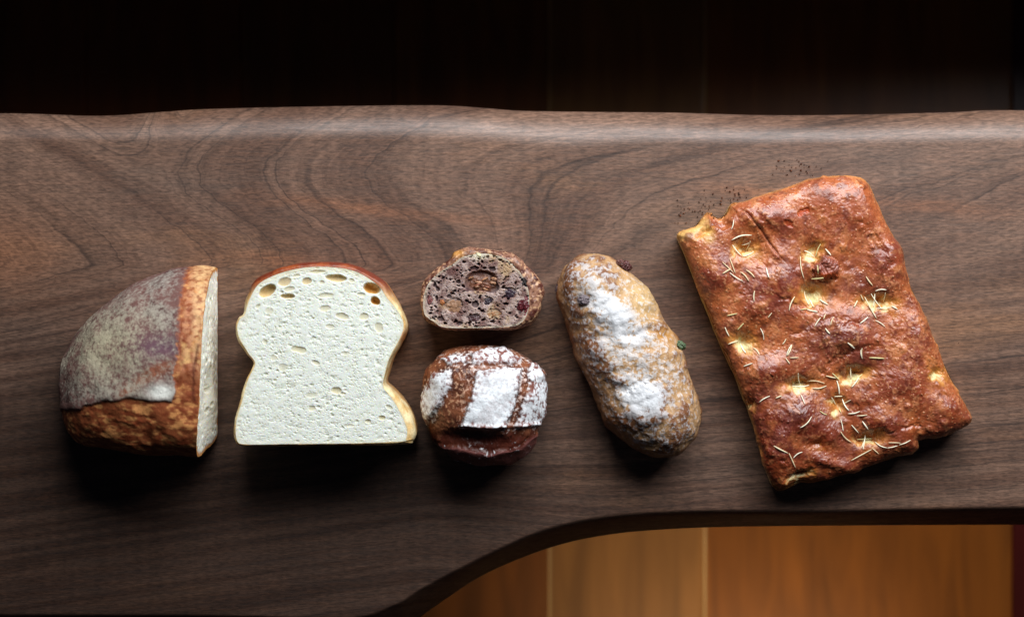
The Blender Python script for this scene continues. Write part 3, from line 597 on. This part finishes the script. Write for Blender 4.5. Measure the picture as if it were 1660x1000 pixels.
    blob('raisin', 906, 470, .018, 6, 9, 7, 0, lin(84, 64, 66), M_FRUIT, th, .4, .2, 6, 4)
    blob('raisin', 946, 486, .049, 9, 7, 4, 0, lin(120, 108, 112), M_FLOUR, th, .5, .2, 8, 4)
oval()
# ------------------------------------------------------------------ focaccia
def focaccia():
    th = thing('focaccia', (*[float(v) for v in W(1335, 545, 0)], 0), 'large flat oblong focaccia, glossy red-brown with pale dimples and scattered rosemary', 'focaccia')
    out = [(1099, 381), (1113, 372), (1127, 366), (1137, 354), (1147, 344), (1155, 349), (1168, 353), (1178, 344), (1186, 330), (1205, 327), (1240, 315), (1300, 298), (1350, 287), (1385, 287), (1403, 297), (1420, 330), (1443, 375), (1460, 415), (1475, 460), (1500, 520), (1530, 588), (1555, 640), (1572, 674), (1568, 688), (1530, 704), (1489, 712), (1484, 728), (1440, 745), (1380, 765), (1320, 782), (1297, 783), (1268, 795), (1254, 789), (1245, 763), (1228, 703), (1213, 663), (1193, 612), (1168, 558), (1142, 490), (1121, 438), (1105, 398)]
    zeq, h = .024, .036
    P0, _ = dome(out, (1335, 545), zeq, h, 34, 2.3, 1500, 300, .985, .55)
    N = orient(P0, gnorm(P0)); px, py = toPx(P0)
    n = fbm(P0, 38, 4, 4); mid = fbm(P0, 130, 4, 5); fine = fbm(P0, 420, 3, 6, .6); spots, sid = worley(P0, 420, 9)
    wx = mid*7; wy = fbm(P0, 120, 3, 15)*7
    top = sst(.015, .026, P0[..., 2])
    dim = [(1206, 402, 22, 15, 15, 5.5), (1316, 405, 18, 17, 0, 4.2), (1316, 474, 22, 19, 10, 6.5), (1424, 487, 26, 15, 5, 5.5), (1204, 552, 22, 18, 15, 5), (1295, 622, 26, 11, 3, 5), (1384, 605, 26, 13, -12, 5.5), (1404, 711, 28, 13, -8, 4.2), (1358, 655, 13, 20, -10, 3), (1520, 604, 14, 18, -20, 3.2), (1300, 770, 26, 9, -18, 3.4), (1215, 655, 12, 12, 0, 2), (1140, 372, 16, 8, -35, 2.2), (1322, 720, 12, 6, 0, 1)]
    n = fbm(P0, 24, 3, 4); d = n*.0044+mid*.0006+fine*.00030+sst(.45, .2, spots)*(sid > .75)*.0003
    bul = [(1265, 460, 42, 40, 3), (1250, 350, 40, 25, 2.5), (1380, 350, 55, 50, 3.2), (1370, 545, 50, 38, 4.6), (1160, 440, 32, 40, 2.4), (1440, 420, 26, 40, 2.6), (1240, 600, 30, 30, 3), (1290, 672, 40, 30, 4), (1460, 620, 50, 50, 3.2), (1350, 760-55, 20, 22, 2), (1530, 665, 30, 26, 2.6), (1260, 730, 25, 40, 2.2), (1225, 500, 26, 26, 2.4), (1440, 690, 42, 24, 3.4), (1480, 540, 26, 40, 1.6), (1360, 755, 60, 10, 1.5)]
    for (cx, cy, a, b, hh) in bul: d = d+.00145*hh*np.exp(-ell(px+wx, py+wy, cx, cy, a, b, 20)**2*1.2)
    pale = np.zeros(px.shape)
    for (cx, cy, a, b, r, dep) in dim:
        e = ell(px+wx, py+wy, cx, cy, a, b, r); d = d-dep*.0017*np.exp(-e**2*2.4)-dep*.00055*np.exp(-ell(px, py, cx, cy, a*2.1, b*2.1, r)**2*1.3)
        e2 = ell(px+wx*2.6, py+wy*2.6, cx+1, cy+6, a*1.05, b*.85, r); pale = np.maximum(pale, np.exp(-e2**2.2)*min(1, dep/5.+.3)*(.8+mid*.8))
    dl = d.copy()
    # baked bubble
    bb = ell(px+wx*1.4, py+wy*1.4, 1339, 434, 21, 19, 0); bub = np.sqrt(np.clip(1-bb**2, 0, 1)); d = d+bub*.0060+(bb < 1.1)*(mid*.0022+fine*.0012)
    bm = sst(1.08, .85, bb)
    # fold line
    fold = dline(px+wx*.3, py+wy*.3, [(1196, 338), (1212, 347), (1228, 366), (1245, 390), (1262, 414), (1276, 428)])
    fs = sst(1190, 1215, px)*sst(436, 400, py); d = d+.0013*np.exp(-((fold-4)/7)**2)*fs-.0010*np.exp(-(fold/1.8)**2)*fs
    burst = np.maximum(sst(1.0, .6, ell(px+wx, py+wy, 1302, 343, 12, 6, -30)), sst(1.0, .6, ell(px+wx, py+wy, 1278, 361, 12, 7, 15)))
    d = d-burst*.0012-.003*sst(1.2, .3, ell(px+wx, py+wy, 1167, 362, 20, 9, 15))
    for cr in ([(1290, 540), (1330, 520), (1390, 520)], [(1330, 600), (1380, 570), (1420, 560)], [(1355, 650), (1385, 660), (1405, 690)], [(1420, 470), (1440, 430), (1415, 380)], [(1260, 480), (1300, 500), (1330, 500)], [(1400, 715), (1450, 700), (1490, 690)]):
        d = d-.0011*np.exp(-(dline(px+wx*2, py+wy*2, cr)/5)**2)
    bl, bi = worley(P0+np.stack([wx, wy, 0*wx], -1)*.0002, 115, 32); d = d+sst(.5, .1, bl)*(bi > .7)*.0009
    d = d*np.where(P0[..., 2] > zeq-1e-6, 1, .35)
    P = ground(P0+N*d[..., None], P0)
    # colour: red-brown, gold edges, pale dimples, dark blistered crowns
    c = mix(np.broadcast_to(lin(182, 100, 54), P.shape), lin(140, 62, 36), sst(-.003, .0035, dl+mid*.003))
    c = mix(c, lin(200, 122, 70), sst(.08, .38, fbm(P0, 60, 4, 61)+mid*.3)*.75)
    hi = sst(.003, .0095, dl+mid*.0035); c = mix(c, lin(92, 36, 26), hi*.9)
    c = mix(c, lin(88, 40, 36), .7*np.exp(-ell(px+wx, py+wy, 1345, 548, 34, 20, 10)**2)+.55*np.exp(-ell(px+wx, py+wy, 1292, 668, 26, 15, 0)**2))
    c = mix(c, lin(206, 140, 96), sst(.18, .36, fine+mid*.5)*.6); c = mix(c, lin(110, 48, 26), sst(.2, .42, -fine+mid*.3)*.6)
    c = mix(c, lin(238, 184, 130), sst(.30, .12, spots+mid*.25)*(sid > .80)*.6)
    c = mix(c, lin(190, 116, 52), sst(.8, .2, pale)*sst(.02, .2, pale)*.8)
    c = mix(c, lin(204, 142, 62), sst(.1, .5, pale)*.8)
    c = mix(c, lin(232, 220, 166), sst(.38, .9, pale+mid*.4)*.9)
    c = mix(c, lin(200, 112, 60), sst(470, 300, py)*sst(1230, 1300, px)*.25)
    c = mix(c, lin(140, 74, 56), bm*sst(450, 440, py)); c = mix(c, lin(150, 60, 18), bm*sst(438, 446, py))
    c = mix(c, lin(184, 72, 26), burst*.85); c = mix(c, lin(122, 50, 40), .7*sst(1.2, .3, ell(px+wx, py+wy, 1160, 361, 18, 7, 15)))
    c = mix(c, lin(232, 190, 110), .7*np.exp(-((dline(px, py, [(1100, 384), (1122, 374), (1140, 360), (1150, 385)]))/9)**2))
    c = mix(c, lin(120, 50, 28), .5*np.exp(-(fold/2)**2)*fs)
    # cut left side is pale crumb, right side golden crust
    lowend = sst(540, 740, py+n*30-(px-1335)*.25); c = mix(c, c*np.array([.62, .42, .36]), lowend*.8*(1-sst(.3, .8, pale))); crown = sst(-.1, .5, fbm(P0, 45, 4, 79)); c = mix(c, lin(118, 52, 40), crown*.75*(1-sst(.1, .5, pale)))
    blis, bid = worley(P0+np.stack([wx, wy, 0*wx], -1)*.0002, 150, 31); c = mix(c, lin(196, 120, 74), sst(.12, .4, fbm(P0, 170, 4, 71)+.3*mid)*.45); c = mix(c, lin(96, 38, 26), sst(.12, .4, fbm(P0, 105, 4, 72))*.6*(1-sst(.1, .5, pale)))
    c = mix(c, lin(214, 202, 142), sst(.5, .9, pale)*sst(.05, .3, fbm(P0, 210, 3, 73))*.8)
    side = sst(.0225, .0175, P0[..., 2]); leftside = sst(1400, 1330, px+(py-545)*-.38)
    c = mix(c, mix(np.broadcast_to(lin(206, 136, 66), P.shape), lin(236, 206, 132), leftside*sst(-.4, .1, n+.2)), side)
    c = mix(c, lin(214, 150, 70), .5*sst(.030, .024, P0[..., 2])*top)
    rough = np.clip(.44+.3*fbm(P0, 55, 3, 66)+.15*fine+.12*sst(.1, .6, pale)-.12*burst, .22, .75)
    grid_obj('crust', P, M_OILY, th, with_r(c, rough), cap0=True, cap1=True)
    # rosemary needles: baked to the crust
    T = P[:300]; tpx, tpy = toPx(T); tz = T[..., 2].ravel(); tp = np.stack([tpx.ravel(), tpy.ravel()], -1)
    def zat(x, y):
        dd = (tp[:, 0]-x)**2+(tp[:, 1]-y)**2; k = np.argpartition(dd, 6)[:6]; return tz[k].max()
    nd = []                                  # (x0,y0, x1,y1, bow)
    def cr(ox, oy, sc, L_):
        for a in L_: nd.append((ox+a[0]/sc, oy+a[1]/sc, ox+a[2]/sc, oy+a[3]/sc, a[4] if len(a) > 4 else 0))
    cr(1090, 270, 3.226, [(310, 385, 415, 360, -6), (315, 410, 365, 470, 2), (365, 470, 425, 445, 3), (385, 440, 408, 390, 1), (360, 410, 400, 400, 2), (262, 500, 320, 555, 0), (262, 560, 305, 535), (300, 555, 370, 600, 2), (300, 480, 330, 560), (355, 550, 400, 600, -3), (385, 540, 430, 580, -2), (492, 530, 505, 580, 1), (430, 650, 428, 705, 2), (610, 755, 640, 680, -3), (285, 780, 340, 768), (275, 840, 298, 888, 1), (340, 855, 372, 820), (460, 845, 478, 910, -3), (290, 930, 345, 912, -1), (355, 925, 385, 975, 2), (420, 945, 455, 985, -3), (600, 990, 625, 930, 2), (690, 440, 740, 475, -3), (748, 475, 775, 405, -2), (670, 470, 690, 590, 4), (760, 515, 762, 565), (725, 588, 790, 582, 1), (690, 650, 715, 725, 3), (715, 690, 738, 735, 0), (770, 695, 815, 722, 1), (670, 748, 715, 742), (775, 790, 745, 835, 1), (828, 830, 845, 785, -2), (790, 800, 800, 770), (700, 745, 760, 760, 1), (950, 735, 968, 700), (800, 845, 825, 875, 1), (320, 280, 308, 330, -2), (500, 790, 520, 765), (575, 930, 595, 900, 1), (800, 430, 830, 465), (985, 670, 1000, 705)])
    cr(1300, 270, 3.03, [(315, 540, 348, 585, 1), (360, 612, 415, 606, -3), (340, 625, 395, 700, 2), (308, 640, 368, 748, 1), (350, 690, 358, 625, 1), (370, 698, 438, 692), (285, 770, 325, 738, 1), (255, 690, 270, 660, 0), (360, 755, 410, 788, -2), (290, 900, 298, 945, 2), (330, 938, 405, 942, 0), (225, 865, 260, 895, 0), (440, 685, 470, 700), (400, 665, 410, 620)])
    cr(1190, 540, 3.7025, [(685, 60, 715, 80), (768, 90, 770, 155, 2), (315, 135, 345, 70, -2), (335, 148, 390, 146), (55, 200, 110, 180, 0), (310, 150, 335, 185), (385, 240, 395, 305, 2), (345, 315, 450, 312, 4), (435, 288, 545, 302, -4), (470, 330, 555, 315, 4), (700, 205, 703, 275, 1), (705, 325, 750, 265, 1), (725, 285, 770, 245, 0), (550, 255, 620, 270, 1), (590, 240, 630, 280), (617, 285, 632, 370, -2), (585, 385, 610, 430), (600, 380, 650, 378), (150, 415, 215, 377, -2), (250, 390, 285, 375), (400, 365, 425, 425, 0), (395, 568, 465, 500, 5), (515, 465, 560, 490, 2), (650, 395, 690, 465, 3), (685, 482, 755, 468, 3), (655, 425, 700, 400), (632, 455, 640, 470), (640, 515, 655, 590, -1), (640, 590, 705, 655, 4), (705, 550, 748, 600, 0), (770, 528, 805, 578, 0), (735, 495, 800, 490, 1), (735, 637, 830, 632, 0), (788, 610, 775, 700, 0), (765, 690, 782, 640), (845, 650, 920, 688, 4), (920, 688, 980, 675, 1), (925, 656, 1000, 658), (990, 670, 1060, 640, 2), (700, 765, 825, 697, 0), (830, 690, 870, 725, 0), (238, 675, 325, 720, 1), (330, 720, 370, 810, 0), (355, 750, 410, 712, -3), (365, 775, 430, 765, -1), (370, 790, 425, 775, 2), (480, 750, 545, 722, -2), (545, 722, 608, 748, -2), (618, 738, 695, 732, -1), (600, 785, 755, 788, 5), (375, 850, 408, 872), (415, 858, 490, 855, 0)])
    nd = nd[:100]
    for k, (x0, y0, x1, y1, bow) in enumerate(nd):
        n_ = 9; t = np.linspace(0, 1, n_); dx, dy = x1-x0, y1-y0; Ln = math.hypot(dx, dy)+1e-6
        ext = max(0, 7.5-Ln)/Ln/2; t2 = -ext+t*(1+2*ext)
        bx = x0+dx*t2-dy/Ln*bow*.55*np.sin(t*math.pi); by = y0+dy*t2+dx/Ln*bow*.55*np.sin(t*math.pi)
        z = np.array([zat(a, b) for a, b in zip(bx, by)]); lo = np.interp(t, [0, 1], [z[0], z[-1]]); z = np.maximum(np.convolve(np.pad(z, 1, mode='edge'), [.25, .5, .25], 'valid'), lo)+.0007
        X, Y = W(bx, by, z); ctr = np.stack([X, Y, z], -1); tg = np.gradient(ctr, axis=0); tg /= np.linalg.norm(tg, axis=1, keepdims=True)
        sd = np.cross(tg, [0, 0, 1]); sd /= np.linalg.norm(sd, axis=1, keepdims=True); upv = np.cross(sd, tg)
        r = (.00034+.00018*random.random())*np.clip(np.sin(np.clip(t*.94+.03, 0, 1)*math.pi), 0, 1)**.4; ph = np.linspace(0, 2*math.pi, 8, endpoint=False)
        Q = ctr[:, None]+(r[:, None, None]*(sd[:, None]*np.cos(ph)[None, :, None]*1.15+upv[:, None]*np.sin(ph)[None, :, None]*.8))
        base = lin(*random.choice([(250, 242, 212), (240, 226, 188), (252, 246, 220), (224, 212, 152), (236, 212, 170)]))
        grid_obj('rosemary_needle', Q, M_HERB, th, with_r(np.broadcast_to(base, Q.shape).copy(), .5))
focaccia()
# ------------------------------------------------------------------ crumbs on the bench by the focaccia's torn corner
def crumbs():
    V = []; F = []; C = []
    def one(px, py, r):
        x, y = W(px, py, 0); x = float(x); y = float(y); s = len(V)
        for k in range(6):
            a = k*math.pi/3+random.random()*.6; q = r*random.uniform(.6, 1.3); V.append((x+q*math.cos(a), y+q*math.sin(a)*.8, -.0002)); V.append((x+q*.6*math.cos(a), y+q*.6*math.sin(a), r*random.uniform(.5, 1)))
        V.append((x, y, r*1.1)); t = s+12; col = lin(*random.choice([(62, 30, 22), (84, 42, 28), (50, 28, 22), (110, 60, 36)]))
        C.extend([(*col, 1)]*13)
        for k in range(6):
            a, b = s+2*k, s+2*((k+1) % 6); F.append((a, b, b+1, a+1)); F.append((a+1, b+1, t))
    for (cx, cy, sx, sy, n) in ((1285, 275, 26, 7, 34), (1108, 348, 9, 9, 22), (1139, 332, 8, 12, 22), (1184, 322, 14, 8, 16), (1310, 270, 10, 6, 10), (1165, 318, 10, 10, 8), (1200, 312, 20, 6, 8)):
        for _ in range(n): one(random.gauss(cx, sx), random.gauss(cy, sy), random.uniform(.00025, .0008))
    for _ in range(60): one(random.uniform(60, 1620), random.uniform(400, 830), random.uniform(.00015, .0004))
    me = bpy.data.meshes.new('crumbs'); me.from_pydata(V, [], F); at = me.color_attributes.new('col', 'FLOAT_COLOR', 'POINT'); at.data.foreach_set('color', np.array(C, np.float32).ravel())
    me.materials.append(M_CRUST); o = bpy.data.objects.new('crumbs', me); COL.objects.link(o)
    o['label'] = 'dark brown crumbs sprinkled on the bench above the focaccia'; o['category'] = 'crumbs'; o['kind'] = 'stuff'
crumbs()
